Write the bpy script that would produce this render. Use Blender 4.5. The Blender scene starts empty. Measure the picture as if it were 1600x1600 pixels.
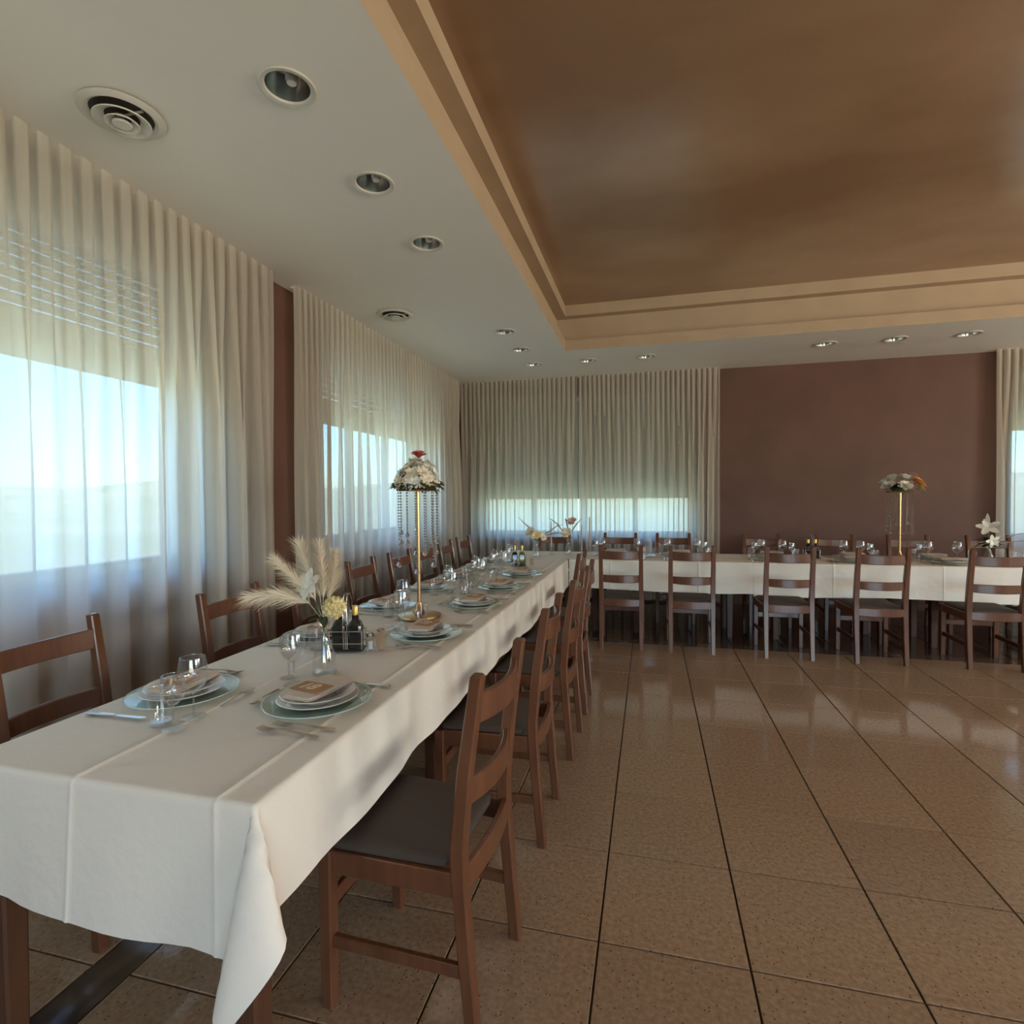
import bpy, bmesh, math, random
from mathutils import Vector, Matrix
random.seed(7)
sc = bpy.context.scene
COL = sc.collection
PI = math.pi
# ------------------------------------------------------------------ camera
CAM_H = 1.385
def cam_axes(yaw, pitch, roll):
    f = Vector((-math.sin(yaw)*math.cos(pitch), math.cos(yaw)*math.cos(pitch), math.sin(pitch)))
    r = Vector((math.cos(yaw), math.sin(yaw), 0)); u = r.cross(f)
    return r*math.cos(roll)+u*math.sin(roll), u*math.cos(roll)-r*math.sin(roll), f
cR, cU, cF = cam_axes(.2481, -.0284, -.0094)
cd = bpy.data.cameras.new('camera'); cam = bpy.data.objects.new('camera', cd); COL.objects.link(cam)
cam.matrix_world = Matrix(((cR.x, cU.x, -cF.x, 0), (cR.y, cU.y, -cF.y, 0), (cR.z, cU.z, -cF.z, CAM_H), (0, 0, 0, 1)))
cd.sensor_width = 36; cd.lens = 36*850.91/1600; cd.clip_start = .02; cd.clip_end = 3000
sc.camera = cam
# ------------------------------------------------------------------ world, sun, lights, exposure
w = bpy.data.worlds.new('sky'); sc.world = w; w.use_nodes = True
nt = w.node_tree; nt.nodes.clear()
sky = nt.nodes.new('ShaderNodeTexSky'); sky.sky_type = 'NISHITA'; sky.sun_disc = False
sky.sun_elevation = math.radians(48); sky.sun_rotation = math.radians(172); sky.air_density = 1.2; sky.dust_density = .6; sky.ozone_density = 1.2
bg = nt.nodes.new('ShaderNodeBackground'); bg.inputs[1].default_value = .29
wo = nt.nodes.new('ShaderNodeOutputWorld')
tn = nt.nodes.new('ShaderNodeMix'); tn.data_type = 'RGBA'; tn.blend_type = 'MULTIPLY'; tn.inputs['Factor'].default_value = 1; tn.inputs['B'].default_value = (.56, .86, 1.12, 1)
nt.links.new(sky.outputs[0], tn.inputs['A']); nt.links.new(tn.outputs['Result'], bg.inputs[0]); nt.links.new(bg.outputs[0], wo.inputs[0])
def light(name, kind, loc, direction, energy, color, size=None, portal=False):
    d = bpy.data.lights.new(name, kind); d.energy = energy; d.color = color
    o = bpy.data.objects.new(name, d); COL.objects.link(o); o.location = loc
    o.rotation_euler = Vector(direction).to_track_quat('-Z', 'Y').to_euler()
    if size:
        d.shape = 'RECTANGLE'; d.size, d.size_y = size
    if portal: d.cycles.is_portal = True
    return o
light('sun', 'SUN', (0, -40, 40), (-.15, 1, -1.1), 4.0, (1, .95, .86))
# added warm fill areas tilted at the ceiling, in the unseen east windows and entrance
light('fill_light_east', 'AREA', (8.3, 3.0, 1.9), (-1, 0, 1.3), 125, (1, .82, .62), (2.6, 1.7))
light('fill_light_east', 'AREA', (8.3, -1.0, 1.9), (-1, 0, 1.3), 125, (1, .82, .62), (2.6, 1.7))
light('fill_light_entrance', 'AREA', (3.0, -4.75, 1.4), (0, 1, 1.6), 48, (1, .88, .74), (4.2, 2.2))
for nm, loc, dr, sz in (('portal', (-3.1, 1.09, 1.9), (1, 0, 0), (1.9, 3.4)), ('portal', (-3.1, 5.2, 1.9), (1, 0, 0), (1.9, 2.2)),
                        ('portal', (-3.1, -2.4, 1.9), (1, 0, 0), (1.9, 2.4)), ('portal', (-.9, 7.72, 1.5), (0, -1, 0), (2.93, 1.2)),
                        ('portal', (4.8, 7.72, 1.6), (0, -1, 0), (1.7, 1.4))):
    light('window_' + nm, 'AREA', loc, dr, 1, (1, 1, 1), sz, True)
vs = sc.view_settings
vs.view_transform = 'Standard'; vs.look = 'None'; vs.gamma = 1; vs.use_curve_mapping = False
vs.exposure = 1.46
sc.cycles.max_bounces = 14; sc.cycles.transparent_max_bounces = 40; sc.cycles.diffuse_bounces = 6
sc.cycles.transmission_bounces = 8; sc.cycles.glossy_bounces = 5
sc.cycles.caustics_reflective = False; sc.cycles.caustics_refractive = False
sc.cycles.sample_clamp_indirect = 6; sc.cycles.use_denoising = True
# ------------------------------------------------------------------ materials
MAT = {}
def mat(name, color, rough=.5, metal=0, spec=.5, coat=0, noise=None, bump=None, coord='Object'):
    """noise=(color2, scale(3), detail, lo, hi); bump=(scale, strength, dist)"""
    m = bpy.data.materials.new(name); m.use_nodes = True; n = m.node_tree; b = n.nodes['Principled BSDF']
    b.inputs['Base Color'].default_value = (*color, 1); b.inputs['Roughness'].default_value = rough
    b.inputs['Metallic'].default_value = metal; b.inputs['Specular IOR Level'].default_value = spec
    b.inputs['Coat Weight'].default_value = coat; b.inputs['Coat Roughness'].default_value = .12
    tc = n.nodes.new('ShaderNodeTexCoord')
    if noise:
        c2, s, det, lo, hi = noise
        mp = n.nodes.new('ShaderNodeMapping'); mp.inputs['Scale'].default_value = s
        nz = n.nodes.new('ShaderNodeTexNoise'); nz.inputs['Scale'].default_value = 1; nz.inputs['Detail'].default_value = det
        rp = n.nodes.new('ShaderNodeValToRGB')
        rp.color_ramp.elements[0].position = lo; rp.color_ramp.elements[0].color = (*color, 1)
        rp.color_ramp.elements[1].position = hi; rp.color_ramp.elements[1].color = (*c2, 1)
        n.links.new(tc.outputs[coord], mp.inputs[0]); n.links.new(mp.outputs[0], nz.inputs[0])
        n.links.new(nz.outputs[0], rp.inputs[0]); n.links.new(rp.outputs[0], b.inputs['Base Color'])
    if bump:
        s, st, ds = bump
        nz2 = n.nodes.new('ShaderNodeTexNoise'); nz2.inputs['Scale'].default_value = s; nz2.inputs['Detail'].default_value = 4
        bp = n.nodes.new('ShaderNodeBump'); bp.inputs['Strength'].default_value = st; bp.inputs['Distance'].default_value = ds
        n.links.new(tc.outputs[coord], nz2.inputs[0]); n.links.new(nz2.outputs[0], bp.inputs['Height']); n.links.new(bp.outputs[0], b.inputs['Normal'])
    MAT[name] = m
    return m
def glass(name, color=(1, 1, 1), ior=1.45, tint=.97, gl=1.0):
    m = bpy.data.materials.new(name); m.use_nodes = True; n = m.node_tree; n.nodes.clear()
    t = n.nodes.new('ShaderNodeBsdfTransparent'); t.inputs[0].default_value = tuple(c*tint for c in color) + (1,)
    g = n.nodes.new('ShaderNodeBsdfGlossy'); g.inputs['Roughness'].default_value = .02; g.inputs[0].default_value = (gl, gl, gl, 1)
    f = n.nodes.new('ShaderNodeFresnel'); f.inputs[0].default_value = ior
    mx = n.nodes.new('ShaderNodeMixShader'); o = n.nodes.new('ShaderNodeOutputMaterial')
    ge = n.nodes.new('ShaderNodeNewGeometry'); mi = n.nodes.new('ShaderNodeMix'); mi.inputs['A'].default_value = ior; mi.inputs['B'].default_value = 1/ior
    n.links.new(ge.outputs['Backfacing'], mi.inputs['Factor']); n.links.new(mi.outputs['Result'], f.inputs[0])
    n.links.new(f.outputs[0], mx.inputs[0]); n.links.new(t.outputs[0], mx.inputs[1]); n.links.new(g.outputs[0], mx.inputs[2]); n.links.new(mx.outputs[0], o.inputs[0])
    MAT[name] = m
def fabric_sheer(name, color, transp, transl):
    m = bpy.data.materials.new(name); m.use_nodes = True; n = m.node_tree; n.nodes.clear()
    tr = n.nodes.new('ShaderNodeBsdfTransparent')
    df = n.nodes.new('ShaderNodeBsdfDiffuse'); df.inputs[0].default_value = (*color, 1)
    tl = n.nodes.new('ShaderNodeBsdfTranslucent'); tl.inputs[0].default_value = (*color, 1)
    m1 = n.nodes.new('ShaderNodeMixShader'); m1.inputs[0].default_value = transl
    m2 = n.nodes.new('ShaderNodeMixShader'); m2.inputs[0].default_value = transp
    o = n.nodes.new('ShaderNodeOutputMaterial')
    n.links.new(df.outputs[0], m1.inputs[1]); n.links.new(tl.outputs[0], m1.inputs[2])
    n.links.new(m1.outputs[0], m2.inputs[1]); n.links.new(tr.outputs[0], m2.inputs[2]); n.links.new(m2.outputs[0], o.inputs[0])
    MAT[name] = m
mat('ceiling_white', (.85, .83, .78), .8, bump=(90, .05, .002))
mat('coffer_beige', (.47, .36, .245), .6, noise=((.43, .325, .22), (3, 3, 3), 4, .35, .7))
mat('coffer_bronze', (.29, .175, .10), .22, spec=.6, noise=((.43, .285, .185), (.55, .9, 1), 5, .36, .68), bump=(7, .10, .02))
mat('wall_brown', (.105, .044, .028), .62, noise=((.135, .060, .040), (2.2, 2.2, 2.2), 5, .3, .7), bump=(130, .12, .003))
mat('grout', (.03, .02, .014), .7)
mat('marble', (.06, .045, .035), .1, noise=((.20, .15, .09), (7, 2.5, 5), 7, .40, .72), coord='Object')
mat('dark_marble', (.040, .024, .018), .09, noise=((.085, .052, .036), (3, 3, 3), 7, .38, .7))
mat('wood', (.105, .038, .018), .34, coat=.3, noise=((.165, .064, .030), (38, 38, 5), 5, .3, .75))
mat('table_wood', (.07, .028, .014), .45, noise=((.11, .045, .022), (30, 30, 4), 4, .3, .75))
mat('seat_fabric', (.066, .048, .036), .9, bump=(420, .4, .002))
mat('cloth', (.84, .80, .73), .85, bump=(14, .22, .02))
mat('napkin', (.66, .57, .48), .9, bump=(300, .3, .001))
mat('kraft', (.46, .25, .11), .8)
mat('kraft_ink', (.80, .66, .48), .7)
mat('porcelain', (.78, .77, .73), .12, coat=.4)
mat('steel', (.62, .60, .57), .2, metal=1)
mat('chrome', (.72, .72, .70), .12, metal=1)
mat('gold', (.58, .37, .18), .26, metal=1)
mat('black_plastic', (.012, .012, .012), .35)
mat('dark_bottle', (.012, .013, .012), .12, coat=.5)
mat('green_bottle', (.12, .11, .012), .12, coat=.5)
mat('gold_foil', (.62, .42, .12), .35, metal=.8)
mat('salt', (.75, .74, .72), .7)
mat('toothpicks', (.62, .42, .26), .7)
mat('white_paint', (.75, .75, .72), .45)
mat('vent_white', (.66, .64, .58), .5)
mat('vent_gap_shade', (.05, .047, .043), .8)
mat('reflector', (.55, .56, .54), .22, metal=1)
mat('bulb_white', (.75, .76, .72), .3)
mat('shutter', (.34, .36, .33), .6)
mat('pampas', (.86, .76, .60), .9)
mat('petal_cream', (.82, .73, .58), .7)
mat('petal_white', (.84, .82, .74), .7)
mat('petal_yellow', (.80, .68, .36), .7)
mat('petal_orange', (.76, .42, .12), .7)
mat('petal_pink', (.72, .20, .17), .6)
mat('petal_mauve', (.60, .40, .37), .7)
mat('leaf', (.035, .06, .02), .5)
mat('stem_green', (.12, .16, .04), .5)
mat('twig', (.30, .22, .15), .7)
mat('candle_wax', (.55, .36, .30), .5)
mat('terrain_grass', (.42, .46, .26), 1, noise=((.62, .58, .40), (.02, .02, .02), 6, .4, .65))
mat('hill_green', (.16, .22, .20), 1)
mat('plaster', (.50, .46, .40), .8)
glass('glassware', (1, 1, 1), 1.6, .965); glass('pane', (.97, 1, 1), 1.2, .96); glass('charger_glass', (.90, .97, .95), 1.6, .93)
fabric_sheer('sheer', (.86, .81, .73), .16, .64)
# terrazzo tile
def terrazzo():
    m = mat('terrazzo', (.30, .185, .10), .1, spec=.5); n = m.node_tree; b = n.nodes['Principled BSDF']
    g = n.nodes.new('ShaderNodeNewGeometry'); oi = n.nodes.new('ShaderNodeObjectInfo')
    nz = n.nodes.new('ShaderNodeTexNoise'); nz.inputs['Scale'].default_value = 60; nz.inputs['Detail'].default_value = 6
    n.links.new(g.outputs['Position'], nz.inputs[0])
    rp = n.nodes.new('ShaderNodeValToRGB'); e = rp.color_ramp.elements
    e[0].position = .3; e[0].color = (.285, .195, .118, 1); e[1].position = .7; e[1].color = (.42, .30, .195, 1)
    n.links.new(nz.outputs[0], rp.inputs[0])
    v = n.nodes.new('ShaderNodeTexVoronoi'); v.inputs['Scale'].default_value = 85; v.inputs['Randomness'].default_value = 1
    n.links.new(g.outputs['Position'], v.inputs[0])
    r1 = n.nodes.new('ShaderNodeValToRGB'); r1.color_ramp.elements[0].position = .17; r1.color_ramp.elements[0].color = (1, 1, 1, 1)
    r1.color_ramp.elements[1].position = .27; r1.color_ramp.elements[1].color = (0, 0, 0, 1); n.links.new(v.outputs['Distance'], r1.inputs[0])
    sp = n.nodes.new('ShaderNodeSeparateColor'); n.links.new(v.outputs['Color'], sp.inputs[0])
    gt = n.nodes.new('ShaderNodeMath'); gt.operation = 'GREATER_THAN'; gt.inputs[1].default_value = .72; n.links.new(sp.outputs[0], gt.inputs[0])
    ml = n.nodes.new('ShaderNodeMath'); ml.operation = 'MULTIPLY'; n.links.new(r1.outputs[0], ml.inputs[0]); n.links.new(gt.outputs[0], ml.inputs[1])
    mx = n.nodes.new('ShaderNodeMix'); mx.data_type = 'RGBA'; mx.inputs['B'].default_value = (.15, .08, .038, 1)
    n.links.new(ml.outputs[0], mx.inputs['Factor']); n.links.new(rp.outputs[0], mx.inputs['A'])
    hs = n.nodes.new('ShaderNodeHueSaturation'); mr = n.nodes.new('ShaderNodeMapRange'); mr.inputs['To Min'].default_value = .95; mr.inputs['To Max'].default_value = 1.05
    n.links.new(oi.outputs['Random'], mr.inputs[0]); n.links.new(mr.outputs[0], hs.inputs['Value']); n.links.new(mx.outputs['Result'], hs.inputs['Color'])
    n.links.new(hs.outputs[0], b.inputs['Base Color'])
terrazzo()
# ------------------------------------------------------------------ mesh helpers
class MB:
    def __init__(s): s.v = []; s.f = []
    def add(s, v, f):
        o = len(s.v); s.v += [tuple(p) for p in v]; s.f += [tuple(i+o for i in q) for q in f]; return s
    def box(s, x0, x1, y0, y1, z0, z1):
        return s.add([(x0,y0,z0),(x1,y0,z0),(x1,y1,z0),(x0,y1,z0),(x0,y0,z1),(x1,y0,z1),(x1,y1,z1),(x0,y1,z1)],
                     [(0,3,2,1),(4,5,6,7),(0,1,5,4),(1,2,6,5),(2,3,7,6),(3,0,4,7)])
    def cbox(s, x0, x1, y0, y1, z0, z1, c=.004):
        """box with chamfered edges, lofted along z"""
        return s.loft([[(x, y, z) for x, y in oct_(x0+d, x1-d, y0+d, y1-d, c)] for z, d in ((z0, c), (z0+c, 0), (z1-c, 0), (z1, c))])
    def loft(s, rings, cap=True, closed=False):
        n = len(rings[0]); v = [p for r in rings for p in r]; f = []
        m = len(rings)
        for i in range(m if closed else m-1):
            for j in range(n):
                a = i*n+j; b = i*n+(j+1) % n; c = ((i+1) % m)*n
                f.append((a, b, c+(j+1) % n, c+j))
        if cap and not closed: f += [tuple(range(n-1, -1, -1)), tuple((m-1)*n+j for j in range(n))]
        return s.add(v, f)
    def lathe(s, prof, n=24, c=(0, 0, 0), closed=False):
        rings = []
        for r, z in prof: rings.append([(c[0]+max(r, 1e-5)*math.cos(2*PI*k/n), c[1]+max(r, 1e-5)*math.sin(2*PI*k/n), c[2]+z) for k in range(n)])
        return s.loft(rings, cap=False, closed=closed)
    def tube(s, path, r, n=8, cap=True):
        path = [Vector(p) for p in path]; rings = []; up = None
        for i, p in enumerate(path):
            t = (path[min(i+1, len(path)-1)]-path[max(i-1, 0)]).normalized()
            if up is None: up = t.orthogonal().normalized()
            up = (up-t*up.dot(t)).normalized(); sd = t.cross(up)
            rr = r[i] if isinstance(r, (list, tuple)) else r
            rings.append([p+up*(rr*math.cos(2*PI*k/n))+sd*(rr*math.sin(2*PI*k/n)) for k in range(n)])
        return s.loft(rings, cap)
    def xform(s, M, start=0):
        s.v[start:] = [tuple(M @ Vector(p)) for p in s.v[start:]]; return s
    def mesh(s, name, material, smooth=35):
        me = bpy.data.meshes.new(name); me.from_pydata(s.v, [], s.f)
        if material: me.materials.append(MAT[material])
        bm = bmesh.new(); bm.from_mesh(me); bmesh.ops.recalc_face_normals(bm, faces=bm.faces); bm.to_mesh(me); bm.free()
        if smooth:
            me.polygons.foreach_set('use_smooth', [True]*len(me.polygons)); me.set_sharp_from_angle(angle=math.radians(smooth))
        me.update(); return me
    def build(s, name, material, parent=None, smooth=35):
        return link(name, s.mesh(name, material, smooth), parent)
def oct_(x0, x1, y0, y1, c):
    return [(x0+c,y0),(x1-c,y0),(x1,y0+c),(x1,y1-c),(x1-c,y1),(x0+c,y1),(x0,y1-c),(x0,y0+c)]
def link(name, data, parent=None):
    o = bpy.data.objects.new(name, data); COL.objects.link(o)
    if parent: o.parent = parent
    return o
def tag(o, label, cat, group=None):
    o['label'] = label; o['category'] = cat
    if group: o['group'] = group
    return o
def struct(o, label=None):
    o['kind'] = 'structure'
    if label: o['label'] = label
    return o
def thing(name, label, cat, loc=(0, 0, 0), rz=0, group=None):
    o = link(name, None); o.location = loc; o.rotation_euler = (0, 0, rz); return tag(o, label, cat, group)
KIDS = {}
def children(o): return [c for c in COL.objects if c.parent == o]
def copy_tree(o, parent=None):
    c = o.copy(); COL.objects.link(c)
    if parent: c.parent = parent
    if o.name not in KIDS: KIDS[o.name] = children(o)
    for k in KIDS[o.name]: copy_tree(k, c)
    return c
def place(proto, used, loc, rz, label, group=None):
    o = proto if not used else copy_tree(proto)
    o.location = loc; o.rotation_euler = (0, 0, rz); o['label'] = label
    if group: o['group'] = group
    return o
# ------------------------------------------------------------------ setting: floor
TILE = .44; GX = -.1433*1.1; GY = 1.5157*1.1
floor = struct(MB().box(-3.05, 8.4, -5, 7.75, -.12, -.006).build('floor', 'grout', smooth=0), 'polished beige terrazzo tiled floor with dark joints')
SX0, SX1 = GX-3*TILE-.135, GX-3*TILE          # marble strip along the window side
SY0, SY1 = GY+8*TILE, GY+8*TILE+.135          # marble strip along the back table
def grid_lines(g0, lo, hi, s0, s1, cut_lo):
    out = []
    k = -40
    if cut_lo:      # strip s0..s1 lies at the low side of g0
        a = s1
        while a < hi: out.append((a, min(a+TILE, hi))); a += TILE
        a = s0
        while a > lo: out.append((max(a-TILE, lo), a)); a -= TILE
    else:
        a = s0
        while a > lo: out.append((max(a-TILE, lo), a)); a -= TILE
        a = s1
        while a < hi: out.append((a, min(a+TILE, hi))); a += TILE
    return out
xs = grid_lines(GX, -2.66, 8.0, SX0, SX1, True); ys = grid_lines(GY, -4.5, 7.33, SY0, SY1, False)
tile_me = {}; rest = MB(); rest_dark = MB(); ntile = 0
for a, b in xs:
    for c, d in ys:
        big = abs(b-a-TILE) < 1e-4 and abs(d-c-TILE) < 1e-4
        cx, cy = (a+b)/2, (c+d)/2
        # in front of the camera and near the field of view
        dep = Vector((cx, cy, 0)).dot(cF); lat = Vector((cx, cy, 0)).dot(cR)
        seen = dep > .55 and abs(lat) < dep*.94+.7
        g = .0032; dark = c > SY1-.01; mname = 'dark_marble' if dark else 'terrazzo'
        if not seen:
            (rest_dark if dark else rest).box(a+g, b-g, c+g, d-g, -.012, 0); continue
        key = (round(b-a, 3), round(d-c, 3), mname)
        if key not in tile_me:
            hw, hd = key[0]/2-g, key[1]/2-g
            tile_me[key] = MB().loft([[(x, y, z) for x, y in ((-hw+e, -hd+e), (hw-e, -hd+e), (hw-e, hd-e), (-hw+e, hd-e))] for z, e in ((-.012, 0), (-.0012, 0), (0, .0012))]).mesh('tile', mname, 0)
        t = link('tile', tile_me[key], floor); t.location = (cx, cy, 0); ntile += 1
o = rest.build('tile_field', 'terrazzo', floor, 0); o['kind'] = 'stuff'
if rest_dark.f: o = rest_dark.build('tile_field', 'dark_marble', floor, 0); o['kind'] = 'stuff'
a = -4.5
while a < SY1-.01:
    b = min(a+.9, SY0); MB().box(SX0+.003, SX1-.003, a+.002, b-.002, -.012, 0).build('marble_strip', 'marble', floor, 0); a = b
    if a >= SY0-.001: break
a = SX0
while a < 8.0:
    b = min(a+.9, 8.0); MB().box(a+.002, b-.002, SY0+.003, SY1-.003, -.012, 0).build('marble_strip', 'marble', floor, 0); a = b
# ------------------------------------------------------------------ setting: ceiling
ZC = 2.985; ZW = 2.965; CX0, CX1, CY0, CY1 = -.90, 6.4, -3.0, 6.016
LX = -1.36
DL = [(LX, 1.885), (LX, 2.56), (LX, 3.243), (LX, 5.149), (LX, 5.819), (LX, 6.507),
      (-.703, 6.507), (-.035, 6.507), (1.823, 6.507), (2.478, 6.507), (3.128, 6.507)]
KX0, KX1, KY0, KY1 = -1.835, 7.2, -3.8, 6.80        # crease rectangle
bm = bmesh.new()
def loop(pts):
    vv = [bm.verts.new(p) for p in pts]; return [bm.edges.new((vv[i], vv[(i+1) % len(vv)])) for i in range(len(vv))]
ed = loop([(KX0, KY0, ZC), (KX1, KY0, ZC), (KX1, KY1, ZC), (KX0, KY1, ZC)]) + loop([(CX0, CY0, ZC), (CX1, CY0, ZC), (CX1, CY1, ZC), (CX0, CY1, ZC)])
for x, y in DL: ed += loop([(x+.085*math.cos(2*PI*k/24), y+.085*math.sin(2*PI*k/24), ZC) for k in range(24)])
bmesh.ops.triangle_fill(bm, use_beauty=True, use_dissolve=False, edges=ed)
OX0, OX1, OY0, OY1 = -2.72, 8.05, -4.55, 7.40
k4 = [(KX0, KY0), (KX1, KY0), (KX1, KY1), (KX0, KY1)]; o4 = [(OX0, OY0), (OX1, OY0), (OX1, OY1), (OX0, OY1)]
for i in range(4):
    j = (i+1) % 4
    bm.faces.new([bm.verts.new((*k4[i], ZC)), bm.verts.new((*k4[j], ZC)), bm.verts.new((*o4[j], ZW)), bm.verts.new((*o4[i], ZW))])
bmesh.ops.recalc_face_normals(bm, faces=bm.faces)
me = bpy.data.meshes.new('ceiling'); bm.to_mesh(me); bm.free(); me.materials.append(MAT['ceiling_white'])
ceiling = struct(link('ceiling', me), 'off-white perimeter soffit around a brown recessed ceiling')
def ring(name, prof, m):
    rr = []
    for off, z in prof: rr.append([(CX0-off, CY0-off, z), (CX1+off, CY0-off, z), (CX1+off, CY1+off, z), (CX0-off, CY1+off, z)])
    return MB().loft(rr, cap=False).build(name, m, ceiling, 0)
ring('coffer_fascia', [(0, 2.985), (0, 3.097), (.12, 3.097)], 'coffer_beige')
ring('coffer_band', [(.11, 3.09), (.11, 3.37)], 'coffer_beige')
ring('coffer_lip', [(.12, 3.362), (0, 3.362), (0, 3.478)], 'coffer_beige')
MB().box(CX0-.1, CX1+.1, CY0-.1, CY1+.1, 3.478, 3.53).build('coffer_panel', 'coffer_bronze', ceiling, 0)
struct(MB().box(-3.2, 8.5, -5.1, 7.8, 3.56, 3.7).build('ceiling_slab', 'plaster', ceiling, 0))
# ------------------------------------------------------------------ setting: walls with openings
def wall_openings(name, axis, inner, outer, lo, hi, z1, ops, label, m='wall_brown'):
    """axis 'x': wall plane of constant x; ops: list of (a0,a1,zb,zt)"""
    mb = MB()
    def bx(a0, a1, z0, zz):
        i0, i1 = min(inner, outer), max(inner, outer)
        if axis == 'x': mb.box(i0, i1, a0, a1, z0, zz)
        else: mb.box(a0, a1, i0, i1, z0, zz)
    a = lo
    for a0, a1, zb, zt in sorted(ops):
        bx(a, a0, -.1, z1); bx(a0, a1, -.1, zb); bx(a0, a1, zt, z1); a = a1
    bx(a, hi, -.1, z1)
    return struct(mb.build(name, m, None, 0), label)
OPL = [(-3.6, -1.2, .98, 2.80), (-.6, 2.88, .98, 2.80), (4.1, 6.5, .98, 2.80)]
OPB = [(-2.36, .57, .84, 2.75), (3.95, 5.65, .84, 2.75)]
wl = wall_openings('wall_left', 'x', -2.68, -3.05, -4.9, 7.72, 3.6, OPL, 'brown wall with curtained windows')
wb = wall_openings('wall_back', 'y', 7.34, 7.70, -2.68, 8.4, 3.6, OPB, 'brown textured wall behind the far table')
OPR = [(-2.4, .4, 1.0, 2.8), (1.6, 4.4, 1.0, 2.8)]
wr = wall_openings('wall_right', 'x', 8.0, 8.35, -4.9, 7.34, 3.6, OPR, 'brown wall with windows')
wf = wall_openings('wall_front', 'y', -4.5, -4.85, -2.68, 8.0, 3.6, [(.8, 5.2, .1, 2.7)], 'brown wall with a glazed entrance')
MB().cbox(-2.70, -2.65, 3.18, 3.70, -.01, ZW, .004).build('pilaster', 'wall_brown', wl, 0)
MB().cbox(-2.70, -2.60, 7.13, 7.36, -.01, ZW, .004).build('pilaster', 'wall_brown', wl, 0)
wn = 0
def window(axis, glass_at, a0, a1, zb, zt, shut_z, nmul, label, inner, slits=True):
    """frame, panes, roller shutter slats (outside the glass) and sill"""
    global wn; wn += 1
    root = link('window_%d' % wn, None); struct(root, label)
    def B(mb, p0, p1, q0, q1, z0, z1):
        return mb.box(q0, q1, p0, p1, z0, z1) if axis == 'x' else mb.box(p0, p1, q0, q1, z0, z1)
    s = -1 if axis == 'x' and glass_at < 0 else 1      # outward direction
    g = glass_at; t = .03
    mb = MB(); B(mb, a0, a0+.06, g-t, g+t, zb, zt); B(mb, a1-.06, a1, g-t, g+t, zb, zt); B(mb, a0+.06, a1-.06, g-t, g+t, zb, zb+.06); B(mb, a0+.06, a1-.06, g-t, g+t, zt-.06, zt)
    n = nmul+1; wd = (a1-a0-.12)/n
    for k in range(1, n): B(mb, a0+.06+k*wd-.035, a0+.06+k*wd+.035, g-t, g+t, zb+.06, zt-.06)
    mb.build('window_frame', 'white_paint', root, 0)
    for k in range(n):
        l = a0+.06+k*wd+(.035 if k else 0); r = a0+.06+(k+1)*wd-(.035 if k < n-1 else 0)
        B(MB(), l, r, g-.004, g+.004, zb+.06, zt-.06).build('pane', 'pane', root, 0)
    o0 = g+s*.07
    z = shut_z; first = True; i = 0; sm = None
    while z < zt-.01:
        gap = .009 if i >= 4 and slits else .0003
        if sm is None: sm = B(MB(), a0+.005, a1-.005, -.007, .007, 0, .05).mesh('shutter_slat', 'shutter', 0)
        ob = link('shutter_slat', sm, root); ob.location = (o0, 0, z) if axis == 'x' else (0, o0, z)
        z += .05+gap; i += 1
    q = sorted((inner, g-s*t)); mb = MB(); B(mb, a0-.04, a1+.04, min(q[0], q[0]), q[1], zb-.03, zb); mb.build('window_sill', 'white_paint', root, 0)
for i, (a0, a1, zb, zt) in enumerate(OPL):
    window('x', -2.93, a0, a1, zb, zt, 2.09 if i else 1.4, 2, 'white framed window with half lowered roller shutter behind sheer curtains', -2.70)
window('y', 7.58, *OPB[0], 1.345, 3, 'wide window with the roller shutter lowered almost to its sill', 7.36, False)
window('y', 7.58, *OPB[1], 2.1, 1, 'white framed window behind the sheer curtain past the brown wall', 7.36, False)
for a0, a1, zb, zt in OPR: window('x', 8.2, a0, a1, zb, zt, 2.75, 2, 'white framed window in the side wall', 8.02)
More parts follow.
